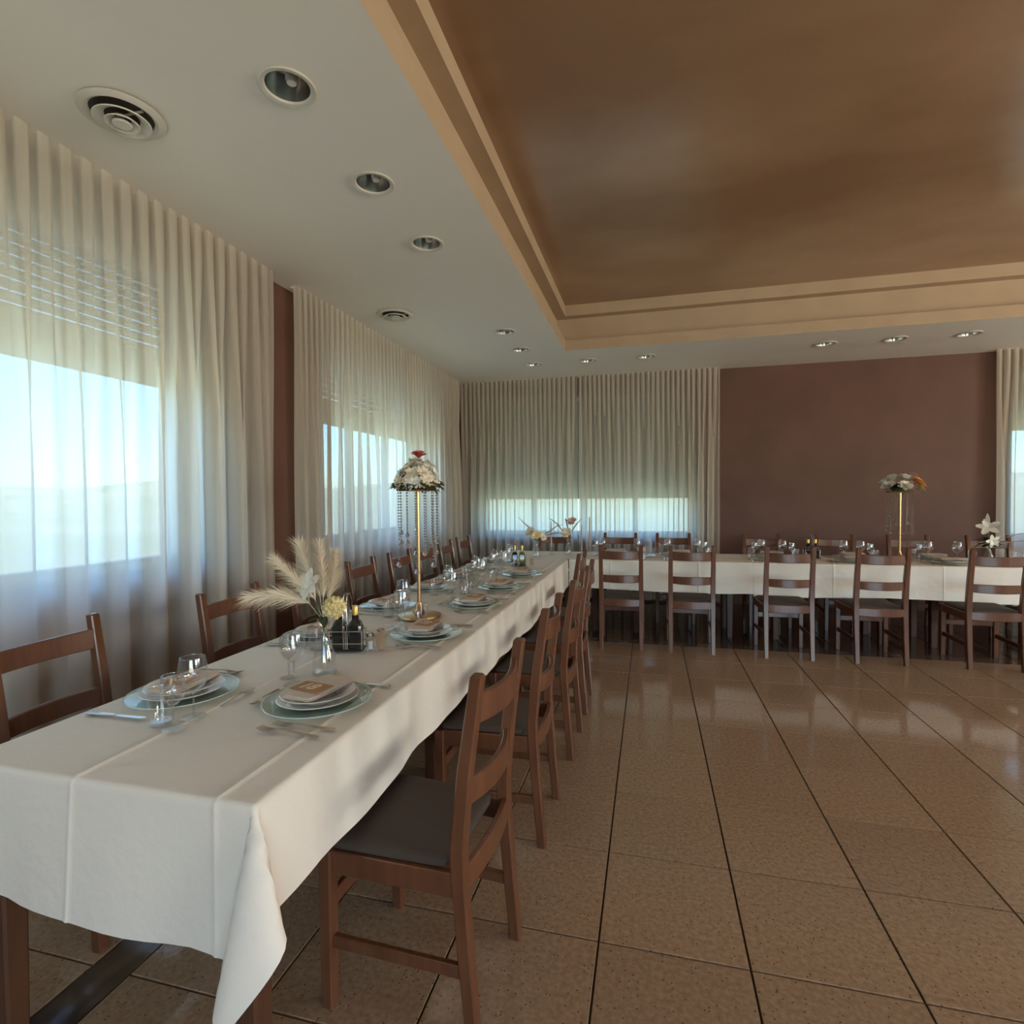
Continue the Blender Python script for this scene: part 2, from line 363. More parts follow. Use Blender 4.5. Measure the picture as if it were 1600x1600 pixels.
# ------------------------------------------------------------------ curtains
def curtain(label, axis, plane, a0, a1, seed, inward, pleat=.092, fold=.215, amp=.062, zt=2.967, zb=.03, flare=0):
    rng = random.Random(seed)
    n = int((a1-a0)/.0085); rows = 34
    ph = [rng.uniform(0, 6.28) for _ in range(12)]
    def warp(u, k, s): return s*(math.sin(u*1.7+ph[k])+.7*math.sin(u*3.9+ph[k+1])+.5*math.sin(u*7.3+ph[k+2]))
    v = []; f = []
    for j in range(rows+1):
        t = j/rows; z = zt+(zb-zt)*t
        mix = min(1, max(0, (t-.02)/.55)); mix = mix*mix*(3-2*mix)
        for i in range(n+1):
            u = (a1-a0)*i/n
            p1 = 2*PI*u/pleat+warp(u, 0, 1.1); p2 = 2*PI*u/fold+warp(u, 3, 1.2)+.35*math.sin(t*2.2+ph[9]+u)
            f1 = math.sin(p1)+.25*math.sin(2*p1+1); f2 = math.sin(p2)+.38*math.sin(2.0*p2+ph[6])+.22*math.sin(3.1*p2+ph[7])
            am = .55+.45*math.sin(u*2.3+ph[8])**2
            d = (1-mix)*.55*amp*f1*am+mix*(amp*f2*am+.10*amp*f1)
            lat = -(1-mix)*.20*pleat*math.sin(2*p1)-mix*.19*fold*math.sin(2*p2)*am
            edge = min(1, u/.05, (a1-a0-u)/.05)
            a = a0+u+lat*edge
            dd = plane+inward*(d+.01)
            v.append((dd, a, z) if axis == 'x' else (a, dd, z))
    for j in range(rows):
        for i in range(n):
            q = j*(n+1)+i; f.append((q, q+1, q+n+2, q+n+1))
    mb = MB(); mb.v = v; mb.f = f
    root = link('curtain', None); tag(root, label, 'curtain', 'sheer curtains')
    root.location = ((plane, (a0+a1)/2, zb) if axis == 'x' else ((a0+a1)/2, plane, zb))
    o = mb.build('drape', 'sheer', root, 180); o.location = -root.location
    r = MB()
    tp = plane-inward*.035
    if axis == 'x': r.box(tp-.012, tp+.012, a0+.02, a1-.02, zt-.012, zt+.004)
    else: r.box(a0+.02, a1-.02, tp-.012, tp+.012, zt-.012, zt+.004)
    o = r.build('curtain_track', 'white_paint', root, 0); o.location = -root.location
curtain('sheer white curtain with broad folds alongside the long table\'s free end', 'x', -2.555, -1.4, 3.305, 3, 1)
curtain('sheer white curtain over the window past the long table\'s free end', 'x', -2.555, -4.3, -1.45, 9, 1)
curtain('sheer white curtain between the brown pilaster and the room corner', 'x', -2.555, 3.565, 7.12, 5, 1, pleat=.075, fold=.17, amp=.052)
curtain('sheer white curtain panel on the back window next to the room corner', 'y', 7.25, -2.56, -.925, 11, -1, pleat=.062, fold=.125, amp=.036)
curtain('sheer white curtain panel on the back window beside the brown wall', 'y', 7.25, -.915, .845, 12, -1, pleat=.062, fold=.125, amp=.036)
curtain('sheer white curtain past the far end of the brown wall', 'y', 7.25, 3.74, 5.9, 13, -1, pleat=.08, fold=.2, amp=.04)
# ------------------------------------------------------------------ exterior
mb = MB(); N = 26
for i in range(N+1):
    for j in range(N+1):
        x = -900+1800*i/N; y = -900+1800*j/N; r = math.hypot(x, y)
        mb.v.append((x, y, -4.5+max(0, r-300)*.03*(1+.8*math.sin(x*.011)*math.cos(y*.013))))
for i in range(N):
    for j in range(N): q = i*(N+1)+j; mb.f.append((q, q+1, q+N+2, q+N+1))
struct(mb.build('terrain', 'terrain_grass'), 'open fields and hazy low hills outside the windows')
# ------------------------------------------------------------------ ceiling fittings
def downlight():
    t = thing('downlight', '', 'ceiling light', (0, 0, 0), 0, 'recessed ceiling downlights')
    MB().lathe([(.083, .0), (.105, -.001), (.108, -.005), (.104, -.009), (.088, -.007), (.083, .0)], 32).build('trim_ring', 'vent_white', t)
    MB().lathe([(.084, .0), (.081, .02), (.074, .055), (.060, .085), (.03, .098), (0, .1)], 32).build('reflector', 'reflector', t)
    b = MB().lathe([(0, .012), (.018, .014), (.024, .03), (.024, .075), (.014, .085), (.014, .097)], 16, (.012, .008, 0)); b.build('bulb', 'bulb_white', t)
    return t
dl = downlight(); ORD = ['first', 'second', 'third', 'fourth', 'fifth', 'sixth', 'seventh', 'eighth', 'ninth', 'tenth']
names = ['between the round vent and the coffer, first of three', 'above the long table, middle of three', 'above the long table, last before the smaller vent',
         'past the far air vent, first of three towards the corner', 'past the far air vent, middle of three towards the corner', 'in the soffit corner where both rows meet',
         'over the back curtain, next to the soffit corner one', 'over the back curtain, second from the corner one', 'over the brown wall, first after the gap',
         'over the brown wall, middle of three', 'over the brown wall, close to the curtain past it']
used = 0
for i, (x, y) in enumerate(DL):
    place(dl, used, (x, y, ZC), 0, 'recessed chrome downlight ' + names[i]); used = 1
def vent():
    t = thing('air_vent', '', 'air vent', (0, 0, 0), 0, 'round ceiling air diffusers')
    MB().lathe([(.0, -.002), (.125, -.002), (.125, -.006), (0, -.006)], 36).build('gap_shade_disc', 'vent_gap_shade', t)  # dark disc puts the gap's shade into colour; no recess is cut
    MB().lathe([(.112, -.004), (.150, -.004), (.156, -.010), (.150, -.014), (.128, -.020), (.114, -.012)], 40, closed=True).build('flange', 'vent_white', t)
    for r0, r1, z0, z1 in ((.066, .104, -.012, -.034), (.034, .062, -.02, -.042)):
        MB().lathe([(r0, z0), (r1, z1), (r1-.002, z1-.004), (r0-.004, z0-.005)], 36, closed=True).build('cone_ring', 'vent_white', t)
    MB().lathe([(0, -.026), (.018, -.028), (.036, -.044), (.03, -.049), (0, -.05)], 28).build('centre_disc', 'vent_white', t)
    MB().box(-.105, .105, -.004, .004, -.014, -.008).build('spoke', 'vent_white', t); MB().lathe([(.006, -.03), (.006, -.006)], 10).build('screw_post', 'vent_white', t)
    return t
vt = vent()
zv = lambda x: ZC+(ZW-ZC)*(KX0-x)/(KX0-OX0)
place(vt, 0, (-2.105, 1.83, zv(-2.105)), 0, 'round white air vent near the curtain above the long table\'s free end')
place(vt, 1, (-2.135, 4.377, zv(-2.135)), 0, 'round white air vent in the soffit past the brown pilaster')
# ------------------------------------------------------------------ chairs
def make_chair():
    t = thing('dining_chair', '', 'chair', (0, 0, 0), 0)
    for s in (-1, 1):
        rings = []
        for z, y, w in ((0, -.028, .034), (.20, -.010, .037), (.42, .006, .040), (.50, .008, .040), (.70, -.012, .038), (.942, -.048, .034), (.947, -.048, .026)):
            rings.append([(s*.177+x, y+yy, z) for x, yy in oct_(-w/2, w/2, -w/2*.95, w/2*.95, .004)])
        MB().loft(rings).build('rear_post', 'wood', t)
        rings = [[(s*.188+x, .392+yy, z) for x, yy in oct_(-w/2, w/2, -w/2, w/2, .004)] for z, w in ((0, .034), (.3, .039), (.437, .040))]
        MB().loft(rings).build('front_leg', 'wood', t)
        def bar(z0, z1, th, y0):
            return MB().loft([[(s*(.177+.011*k)+x, y, z) for x, z in oct_(-th/2, th/2, z0, z1, .003)] for k, y in ((0, y0), (1, .375))])
        bar(.372, .436, .022, .02).build('side_apron', 'wood', t); bar(.165, .200, .018, -.008).build('side_stretcher', 'wood', t)
    def rail(z0, z1, yb, bow, th, name, half=.16):
        rings = []
        for k in range(13):
            x = -half+2*half*k/12; y = yb-bow*(1-(x/half)**2); e = .004*(1-(x/half)**2)
            rings.append([(x, y+d, z) for d, z in oct_(-th/2, th/2, z0-e, z1+e*0-(.006*(1-(x/half)**2) if name == 'top_rail' else 0), .004)])
        return MB().loft(rings).build(name, 'wood', t)
    rail(.815, .892, -.034, .030, .02, 'top_rail'); rail(.603, .668, -.006, .030, .02, 'middle_rail'); rail(.385, .450, -.002, .012, .02, 'rear_rail')
    MB().loft([[(x, .392+d, z) for d, z in oct_(-.011, .011, .372, .436, .003)] for x in (-.17, .17)]).build('front_apron', 'wood', t)
    MB().loft([[(x, .392+d, z) for d, z in oct_(-.009, .009, .262, .305, .003)] for x in (-.17, .17)]).build('front_stretcher', 'wood', t)
    # padded seat
    rings = []
    for z, ins in ((.4375, .004), (.442, 0), (.450, .001), (.457, .006), (.462, .02), (.466, .06), (.468, .11)):
        r = []
        for k in range(40):
            a = 2*PI*k/40; cx, sy = math.cos(a), math.sin(a); p = .16
            ex = math.copysign(abs(cx)**p, cx); ey = math.copysign(abs(sy)**p, sy)
            yy = .2165+(.1815-ins)*ey; hw = .176+.018*(yy-.03)/.38-ins
            r.append((hw*ex*(1 if yy > .045 else .88), yy, z))
        rings.append(r)
    MB().loft(rings).build('seat_pad', 'seat_fabric', t)
    return t
chair = make_chair(); used = 0
RY = [(1.45, -.45), (2.257, -.445), (2.99, -.43), (3.60, -.43), (4.30, -.565)]
for i, (y, x) in enumerate(RY):
    place(chair, used, (x, y, 0), PI/2+(-.06, .01, -.015, .02, -.02)[i], 'brown ladder-back chair at the long table\'s aisle side, %s from its free end' % ORD[i], 'ladder-back dining chairs'); used = 1
LY = [(1.46, -2.045), (2.27, -1.985), (2.92, -1.98), (3.535, -1.98), (4.14, -1.97), (4.64, -1.96), (5.15, -1.96), (5.78, -1.99)]
for i, (y, x) in enumerate(LY):
    place(chair, 1, (x, y, 0), -PI/2+(.02, -.01, .02, 0, -.02, .01, .02, -.03)[i], 'brown ladder-back chair at the long table\'s window side, %s from its free end' % ORD[i], 'ladder-back dining chairs')
BX = [(-.255, 4.995), (.353, 4.995), (1.13, 4.99), (1.81, 4.985), (2.60, 4.99)]
for i, (x, y) in enumerate(BX):
    place(chair, 1, (x, y, 0), (.01, -.01, .0, .02, -.03)[i], 'brown ladder-back chair on the open side of the back table, %s from the corner' % ORD[i], 'ladder-back dining chairs')
CXs = [-1.12, -.34, .26, 1.20, 1.93, 2.62, 3.33]
for i, x in enumerate(CXs):
    place(chair, 1, (x, 6.50, 0), PI+(.02, -.02, .01)[i % 3], 'brown ladder-back chair between back table and back wall, %s from the room corner' % ORD[i], 'ladder-back dining chairs')
# ------------------------------------------------------------------ tables
def table(x0, x1, y0, y1, label, ix=.19, iy0=.06, iy1=.06):
    t = thing('dining_table', label, 'table', ((x0+x1)/2, (y0+y1)/2, 0), 0, 'cloth covered wooden tables')
    hx, hy = (x1-x0)/2, (y1-y0)/2
    MB().cbox(-hx, hx, -hy, hy, .718, .746, .004).build('tabletop', 'table_wood', t)
    for sx in (-1, 1):
        for sy in (-1, 1):
            q = .045 if (sy < 0 and iy0 == .0401) else ix; cx, cy = sx*(hx-q), sy*(hy-(iy0 if sy < 0 else iy1))
            MB().loft([[(cx+a, cy+b, z) for a, b in oct_(-w, w, -w, w, .006)] for z, w in ((0, .026), (.6, .032), (.7175, .032))]).build('leg', 'table_wood', t)
    for s in (-1, 1):
        MB().box(-hx+.08, hx-.08, s*(hy-.17)-.011, s*(hy-.17)+.011, .63, .7175).build('apron', 'table_wood', t, 0)
        MB().box(s*(hx-.19)-.011, s*(hx-.19)+.011, -hy+.08, hy-.08, .63, .7175).build('apron', 'table_wood', t, 0)
TX0, TX1, TYn = -1.65, -.805, .955
for i, (a, b) in enumerate(((.965, 2.44), (2.45, 3.93), (3.94, 5.42))):
    table(TX0+.01, TX1-.01, a, b, 'dark wooden table under the long white cloth, %s from its free end' % ORD[i], iy0=.0401 if i == 0 else .06)
BT0, BT1 = 5.45, 6.20
for i, (a, b) in enumerate(((-1.64, -.35), (-.34, .95), (.96, 2.25), (2.26, 3.55), (3.56, 4.7))):
    table(a, b, BT0+.01, BT1-.01, 'dark wooden table under the back table\'s cloth, %s from the corner' % ORD[i], .20, .17, .17)
def tablecloth(x0, x1, y0, y1, drops, creases_x, creases_y, label, ztop=.7475, seed=1, wave=1.0, skip=None):
    """drops = (xlo, xhi, ylo, yhi); 0 = cloth ends flat at that edge"""
    rng = random.Random(seed); ph = [rng.uniform(0, 6.28) for _ in range(8)]
    def axis_pts(a, b, dl, dh, cr, step):
        s = set()
        n = max(2, int((b-a)/step))
        for k in range(n+1): s.add(round(a+(b-a)*k/n, 4))
        for d, e, sg in ((dl, a, -1), (dh, b, 1)):
            if d:
                m = max(6, int(d/.03))
                for k in range(1, m+1): s.add(round(e+sg*d*k/m, 4))
                for q in (.004, .010, .018): s.add(round(e-sg*q, 4)); s.add(round(e+sg*q, 4))
        for c in cr:
            for q in (-.016, -.008, -.003, 0, .003, .008, .016): s.add(round(c+q, 4))
        return sorted(s)
    X = axis_pts(x0, x1, drops[0], drops[1], creases_x, .05); Y = axis_pts(y0, y1, drops[2], drops[3], creases_y, .05)
    R = .012
    def edge(d):       # rounded fall over the table edge: outward, downward
        if d <= 0: return 0, 0
        q = R*PI/2
        if d < q: an = d/R; return R*math.sin(an), R*(1-math.cos(an))
        return R, R+(d-q)
    v = []
    for y in Y:
        for x in X:
            ax = x-x1 if x > x1 else (x0-x if x < x0 else 0); ay = y-y1 if y > y1 else (y0-y if y < y0 else 0)
            sx = 1 if x > x1 else -1; sy = 1 if y > y1 else -1
            bx = min(max(x, x0), x1); by = min(max(y, y0), y1)
            rip = 0; z = ztop
            for c in creases_x: rip = max(rip, .0038*math.exp(-((x-c)/.006)**2))
            for c in creases_y: rip = max(rip, .0030*math.exp(-((y-c)/.006)**2))
            if ax and ay:
                th = math.atan2(ay, ax); r = math.hypot(ax, ay)
                tf = math.atan2(drops[3 if y > y1 else 2], drops[1 if x > x1 else 0]); sm = lambda q: q*q*(3-2*q)
                if th < tf: q = th/tf; oy = .27*sm(q); ox = .36*math.sin(PI*q)*(1-.25*q)
                else: q = (PI/2-th)/(PI/2-tf); oy = .27*sm(q); ox = -.10*math.sin(PI*q)
                e_ = min(1, r/.06); oy *= e_; ox *= e_
                o, dn = edge(r); z -= dn*math.sqrt(max(.05, 1-ox*ox-oy*oy))
                px = bx+sx*(o*math.cos(th)+ox*r+.010*r/.4*math.cos(th)); py = by+sy*(o*math.sin(th)+oy*r+.010*r/.4)
            elif ax or ay:
                d = ax or ay; o, dn = edge(d); q = d/.35
                c = y if ax else x
                wv = (.010*math.sin(c*5.1+ph[0])+.008*math.sin(c*11.7+ph[1])+.004*math.sin(c*23+ph[2]))*q*wave
                o += .012*q*wave+wv+rip*.8
                z -= dn-abs(wv)*.3+.012*q*math.sin(c*3.1+ph[3])
                px = bx+(sx*o if ax else 0); py = by+(sy*o if ay else 0)
            else:
                px, py = x, y; e = min(1, (x-x0)/.06 if drops[0] else 1, (x1-x)/.06 if drops[1] else 1); 
                z += rip*max(.4, min(1, e))+.0008*(math.sin(x*21+y*9+ph[4])*math.sin(y*13+ph[5]-x*7))
            v.append((px, py, z))
    n = len(X); f = [(j*n+i, j*n+i+1, (j+1)*n+i+1, (j+1)*n+i) for j in range(len(Y)-1) for i in range(n-1) if not (skip and skip(X[i], Y[j]))]
    mb = MB(); mb.v = v; mb.f = f
    o = mb.build('tablecloth', 'cloth', None, 60)
    return tag(o, label, 'tablecloth', 'white tablecloths')
tablecloth(TX0, TX1, TYn, 3.985, (.25, .25, .33, 0), (-1.285, -.893), (2.47,), 'white cloth with a hanging corner at the long table\'s free end', .7485, seed=3)
tablecloth(TX0, TX1, 3.987, BT0-.004, (.26, .27, 0, 0), (-1.285, -.893), (4.7,), 'white cloth on the long table between the free-end cloth and corner', .7485, seed=5, skip=lambda x, y: x > TX1-.001 and y > 5.39)
tablecloth(TX0, .93, BT0-.002, BT1, (.26, 0, .30, .24), (-.38, .45), (5.83,), 'white cloth on the back table at the corner, before the curtains', .7485, seed=7, wave=.4, skip=lambda x, y: x < TX1+.0 and y < BT0-.004)
tablecloth(.932, 3.2, BT0, BT1, (0, 0, .31, .24), (1.6, 2.45), (5.83,), 'white cloth on the back table in front of the brown wall', .7485, seed=8, wave=.4)
tablecloth(3.202, 4.72, BT0, BT1, (0, .26, .31, .24), (3.9,), (5.83,), 'white cloth on the back table past the lily vase', .7485, seed=9, wave=.4)
ZT = .7540
# ------------------------------------------------------------------ tableware prototypes
def lathe_obj(name, prof, m, n=28, parent=None, closed=True, c=(0, 0, 0)):
    return MB().lathe(prof, n, c, closed=closed).build(name, m, parent)
def protos():
    P = {}
    t = thing('charger_plate', '', 'plate')
    lathe_obj('glass_disc', [(0, 0), (.11, 0), (.160, .011), (.160, .013), (.11, .0035), (0, .0035)], 'charger_glass', 48, t, False)
    MB().lathe([(.1595, .0110), (.1615, .0108), (.1630, .0122), (.1615, .0140), (.1595, .0132)], 48, closed=True).build('rim', 'rim_tint', t)
    P['charger'] = t
    P['dinner'] = lathe_obj('dinner_plate', [(0, 0), (.075, 0), (.121, .016), (.123, .018), (.121, .0195), (.076, .0048), (0, .0048)], 'porcelain', 48, None, False)
    P['soup'] = lathe_obj('soup_plate', [(0, 0), (.06, 0), (.084, .019), (.111, .0245), (.113, .0262), (.111, .0275), (.080, .0225), (.057, .0055), (0, .0055)], 'porcelain', 48, None, False)
    # folded napkin: three stacked layers, slightly sagging ends
    mb = MB()
    for L, (w, d) in enumerate(((.104, .060), (.101, .057), (.098, .058))):
        rings = []
        for k in range(13):
            x = -w+2*w*k/12; dd = d*(.80+.20*math.sqrt(max(0, 1-(x/w)**4))); z0 = L*.0031+.0004
            rings.append([(x, y, z+.0006*math.sin(x*55+L*2)*(L > 0)+.0022*L*.4*(1-(x/w)**2)) for y, z in oct_(-dd, dd, z0, z0+.0028, .0012)])
        mb.loft(rings)
    P['napkin'] = mb.build('napkin', 'napkin')
    t = thing('menu_card', '', 'card')
    MB().box(-.055, .055, -.036, .036, 0, .0012).build('card_sheet', 'kraft', t, 0)
    cu = bpy.data.curves.new('digits', 'FONT'); cu.body = '18'; cu.size = .062; cu.extrude = .0004; cu.offset = .0012; cu.align_x = 'CENTER'; cu.align_y = 'CENTER'; cu.shear = .25
    ob = bpy.data.objects.new('digits', cu); COL.objects.link(ob); bpy.context.view_layer.update()
    me = bpy.data.meshes.new_from_object(ob); bpy.data.objects.remove(ob)
    me.materials.clear(); me.materials.append(MAT['kraft_ink'])
    d = link('digits', me, t); d.location = (-.012, 0, .0018)
    P['card'] = t
    def fork(L=.19, s=1.0):
        mb = MB(); th = .0012
        def seg(pts):       # (y, halfwidth, z)
            mb.loft([[(-w, y, z-th), (w, y, z-th), (w, y, z+th), (-w, y, z+th)] for y, w, z in pts])
        seg([(-L/2, .004*s, .0016), (-L/2+.004, .0065*s, .0018), (-L*.25, .0055*s, .004), (L*.05, .003*s, .0085), (L*.16, .003*s, .0085), (L*.22, .009*s, .005), (L*.27, .0115*s, .003)])
        for k in range(4):
            x = (-.0098+.00653*k)*s; mb.loft([[(x-w, y, z-th), (x+w, y, z-th), (x+w, y, z+th), (x-w, y, z+th)] for y, w, z in ((L*.265, .0021*s, .003), (L*.36, .0017*s, .0025), (L*.46, .0014*s, .0055), (L*.5, .0008*s, .0085))])
        return mb
    P['fork'] = fork().build('dinner_fork', 'steel'); P['dessert'] = fork(.145, .8).build('dessert_fork', 'steel')
    t = thing('table_knife', '', 'knife')
    MB().loft([[(x, y, z+.0035) for x, z in oct_(-w, w, -h, h, h*.5)] for y, w, h in ((-.105, .006, .0022), (-.10, .0085, .003), (-.04, .0075, .0033), (-.005, .005, .0028), (.0, .004, .002))]).build('handle', 'steel', t)
    MB().loft([[(a, y, .0030), (b, y, .0030), (b, y, .0042), (a, y, .0042)] for y, a, b in ((-.002, -.004, .004), (.02, -.006, .0065), (.09, -.006, .0075), (.105, -.006, .001))]).build('blade', 'steel', t)
    P['knife'] = t
    def stem(name, h, rb, rr, bh, rf):
        t = thing(name, '', 'glass'); zb = h-bh
        pr = [(0, zb), (rb*.35, zb+.002), (rb*.80, zb+bh*.18), (rb, zb+bh*.40), (rb*.96, zb+bh*.65), (rr, h)]
        inn = [(r-.0011, z+(.0012 if i < 3 else 0)) for i, (r, z) in enumerate(pr)][::-1]
        MB().lathe(pr+inn, 28).build('bowl', 'glassware', t)
        MB().lathe([(rr+.0002, h-.001), (rr+.0006, h+.0006), (rr-.0012, h+.0008), (rr-.0014, h-.001)], 28, closed=True).build('lip', 'glass_edge', t)
        MB().lathe([(.0045, zb), (.0030, zb-.012), (.0028, .02), (.0045, .008), (.012, .0042), (rf, .0018), (rf, .0006), (0, .0003)], 24).build('stem', 'glass_edge', t)
        return t
    P['wine'] = stem('wine_glass', .175, .041, .033, .098, .034); P['small'] = stem('stem_glass', .150, .031, .027, .082, .029)
    t = thing('water_tumbler', '', 'glass')
    MB().lathe([(0, .0005), (.027, .0005), (.029, .004), (.034, .098), (.0328, .098), (.028, .009), (0, .008)], 28).build('tumbler_body', 'glassware', t)
    MB().lathe([(.0339, .0975), (.0344, .099), (.0330, .0992), (.0326, .0975)], 28, closed=True).build('lip', 'glass_edge', t)
    MB().lathe([(0, .0012), (.0262, .0012), (.0268, .006), (0, .0068)], 24).build('thick_base', 'glass_edge', t)
    P['tumbler'] = t
    return P
mat('rim_tint', (.62, .76, .70), .1, coat=.5)
def glass_edge(name, col, fac):
    m = bpy.data.materials.new(name); m.use_nodes = True; n = m.node_tree; n.nodes.clear()
    t = n.nodes.new('ShaderNodeBsdfTransparent'); t.inputs[0].default_value = col
    g = n.nodes.new('ShaderNodeBsdfGlossy'); g.inputs['Roughness'].default_value = .05
    mx = n.nodes.new('ShaderNodeMixShader'); mx.inputs[0].default_value = fac; o = n.nodes.new('ShaderNodeOutputMaterial')
    n.links.new(t.outputs[0], mx.inputs[1]); n.links.new(g.outputs[0], mx.inputs[2]); n.links.new(mx.outputs[0], o.inputs[0]); MAT[name] = m
glass_edge('glass_edge', (.93, .94, .94, 1), .20); glass_edge('crystal', (.86, .88, .90, 1), .5)
P = protos(); used_p = set()
META = {'charger': ('clear glass charger', 'plate', 'glass charger plates'), 'dinner': ('white dinner plate', 'plate', 'white dinner plates'), 'soup': ('white soup plate', 'plate', 'white soup plates'),
        'napkin': ('folded beige napkin', 'napkin', 'folded beige napkins'), 'card': ('kraft card reading 18', 'card', 'kraft cards'), 'fork': ('', 'fork', 'steel dinner forks'),
        'dessert': ('small dessert fork', 'fork', 'small dessert forks'), 'knife': ('steel table knife', 'knife', 'steel table knives'), 'wine': ('large wine glass', 'glass', 'large wine glasses'),
        'small': ('small stem glass', 'glass', 'small stem glasses'), 'tumbler': ('clear water tumbler', 'glass', 'water tumblers')}
def put(kind, origin, rz, lx, ly, z, lr, where, desc=None):
    x = origin[0]+lx*math.cos(rz)-ly*math.sin(rz); y = origin[1]+lx*math.sin(rz)+ly*math.cos(rz)
    d, cat, grp = META[kind]
    o = place(P[kind], kind in used_p, (x, y, z), rz+lr, (desc or d)+' '+where, grp); o['category'] = cat; used_p.add(kind)
    return o
def setting(origin, rz, where, seed, skip=(), over={}, card=True, z=ZT):
    r = random.Random(seed); j = lambda a: r.uniform(-a, a)
    dfl = {'charger': (0, 0, 0, 0), 'dinner': (0, 0, .0040, 0), 'soup': (0, 0, .0093, 0), 'napkin': (j(.006), .004+j(.004), .0385, j(.15)),
           'knife': (.192+j(.006), -.05+j(.01), 0, j(.04)), 'dessert': (0+j(.01), .195, 0, PI/2+j(.12)),
           'wine': (.12+j(.01), .185+j(.006), 0, 0), 'small': (.190+j(.006), .190+j(.006), 0, 0), 'tumbler': (.215+j(.006), .115+j(.006), 0, 0)}
    if card: dfl['card'] = (.012+j(.01), .0+j(.008), .0514, j(.35))
    for k, (x, y, dz, a) in dfl.items():
        if k in skip: continue
        if k in over: x, y, a = over[k]
        put(k, origin, rz, x, y, z+dz, a, where)
    f = over.get('forks', ((-.185, -.055, j(.06)), (-.215, -.055, j(.06))))
    put('fork', origin, rz, f[0][0], f[0][1], z, f[0][2], where, 'inner dinner fork'); put('fork', origin, rz, f[1][0], f[1][1], z, f[1][2], where, 'outer dinner fork')
WA = 'at the %s aisle-side setting from the long table\'s free end'; WW = 'at the %s window-side setting from the long table\'s free end'
setting((-1.0, 1.475), PI/2, WA % ORD[0], 1, skip=('tumbler',), over={'forks': ((-.178, -.075, .02), (-.222, -.055, -.05)), 'wine': (.118, .172, 0), 'small': (.175, .235, 0), 'dessert': (-.01, .182, PI/2+.1), 'card': (-.02, .01, -1.75), 'knife': (.165, -.055, .02), 'napkin': (.006, .0, -.12)})
for i, y in enumerate((2.312, 3.02, 3.62, 4.25)): setting((-1.0, y), PI/2, WA % ORD[i+1], 20+i)
setting((-1.47, 1.437), -PI/2, WW % ORD[0], 5, over={'wine': (.149, .185, 0), 'small': (.232, .20, 0), 'tumbler': (.205, .128, 0), 'card': (.01, .0, .4)})
for i, y in enumerate((2.20, 2.86, 3.50, 4.06, 4.58, 5.09)): setting((-1.47, y), -PI/2, WW % ORD[i+1], 40+i, skip=('small',) if i < 2 else (), over={'wine': (.12, .155, 0)} if i == 1 else {})
WO = 'at the %s open-side setting from the corner of the back table'; WB = 'at the %s wall-side setting from the corner of the back table'
for i, (x, z) in enumerate(((-.255, ZT), (.353, ZT), (1.15, ZT), (1.83, ZT), (2.60, ZT))): setting((x, 5.635), 0, WO % ORD[i], 60+i, card=False, z=z, skip=('small',) if i in (0, 4) else ())
for i, x in enumerate((-.36, .30, 1.20, 1.93, 2.62)): setting((x, 6.02), PI, WB % ORD[i], 80+i, card=False, skip=('dessert', 'small', 'tumbler') if i in (1, 3) else ('dessert',))
# ------------------------------------------------------------------ flowers
def blossom(mb, c, direction, r, layers=3, per=6, cup=.6, seed=0, ruff=.0):
    rg = random.Random(seed); d = Vector(direction).normalized(); q = d.to_track_quat('Z', 'Y').to_matrix()
    for L in range(layers):
        op = (L+1)/layers; n = per+L*2
        for k in range(n):
            a = 2*PI*(k+.5*L)/n+rg.uniform(-.15, .15); ln = r*(.55+.45*op); wd = ln*.62; tilt = cup*(1.35-op)+rg.uniform(-.1, .1)
            ax = Vector((math.cos(a), math.sin(a), 0)); sd = Vector((-math.sin(a), math.cos(a), 0))
            vv = []
            for i in range(4):
                s = i/3; w = wd*math.sin(PI*min(.92, .15+.75*s))**.8
                el = min(1.5, tilt*(1.2-.5*s)*PI/2); p = ax*(ln*s*math.cos(el))+Vector((0, 0, ln*s*math.sin(el)))
                for jx in (-1, 0, 1):
                    pt = p+sd*(w*.5*jx)+Vector((0, 0, .12*ln*abs(jx)*s*(1-.5*op)+rg.uniform(-1, 1)*ruff*r*s))
                    vv.append(Vector(c)+q @ pt)
            mb.add(vv, [(i*3+j, i*3+j+1, i*3+j+4, i*3+j+3) for i in range(3) for j in range(2)])
    return mb
def leafs(mb, base, direction, ln, wd, droop=.3):
    d = Vector(direction).normalized(); sd = d.cross(Vector((0, 0, 1)))
    sd = sd.normalized() if sd.length > 1e-3 else Vector((1, 0, 0))
    vv = []
    for i in range(6):
        s = i/5; p = Vector(base)+d*(ln*s)-Vector((0, 0, droop*ln*s*s)); w = wd*math.sin(PI*min(.97, .08+.9*s))
        vv += [p-sd*w*.5, p-Vector((0, 0, w*.18)), p+sd*w*.5]
    mb.add(vv, [(i*3+j, i*3+j+1, i*3+j+4, i*3+j+3) for i in range(5) for j in range(2)]); return mb
def plume(path, ln, seed, dens=420, spread=1.0):
    rg = random.Random(seed); mb = MB(); path = [Vector(p) for p in path]
    mb.tube(path, [.0014]*len(path), 5)
    def at(s):
        q = s*(len(path)-1); i = min(int(q), len(path)-2); return path[i].lerp(path[i+1], q-i), (path[i+1]-path[i]).normalized()
    for k in range(dens):
        s = .30+.70*rg.random()**.8; p, t = at(min(s, 1)); o = t.orthogonal().normalized(); o.rotate(Matrix.Rotation(rg.uniform(0, 2*PI), 3, t))
        l = ln*(1.15-.55*s)*rg.uniform(.6, 1.2); o2 = o*spread
        p1 = p+(t*.75+o2*.34)*l*.5; p2 = p+(t*.95+o2*.55)*l-Vector((0, 0, .18*l)); sd = t.cross(o)*.0011
        mb.add([p-sd, p+sd, p1-sd, p1+sd, p2], [(0, 1, 3, 2), (2, 3, 4)])
    return mb
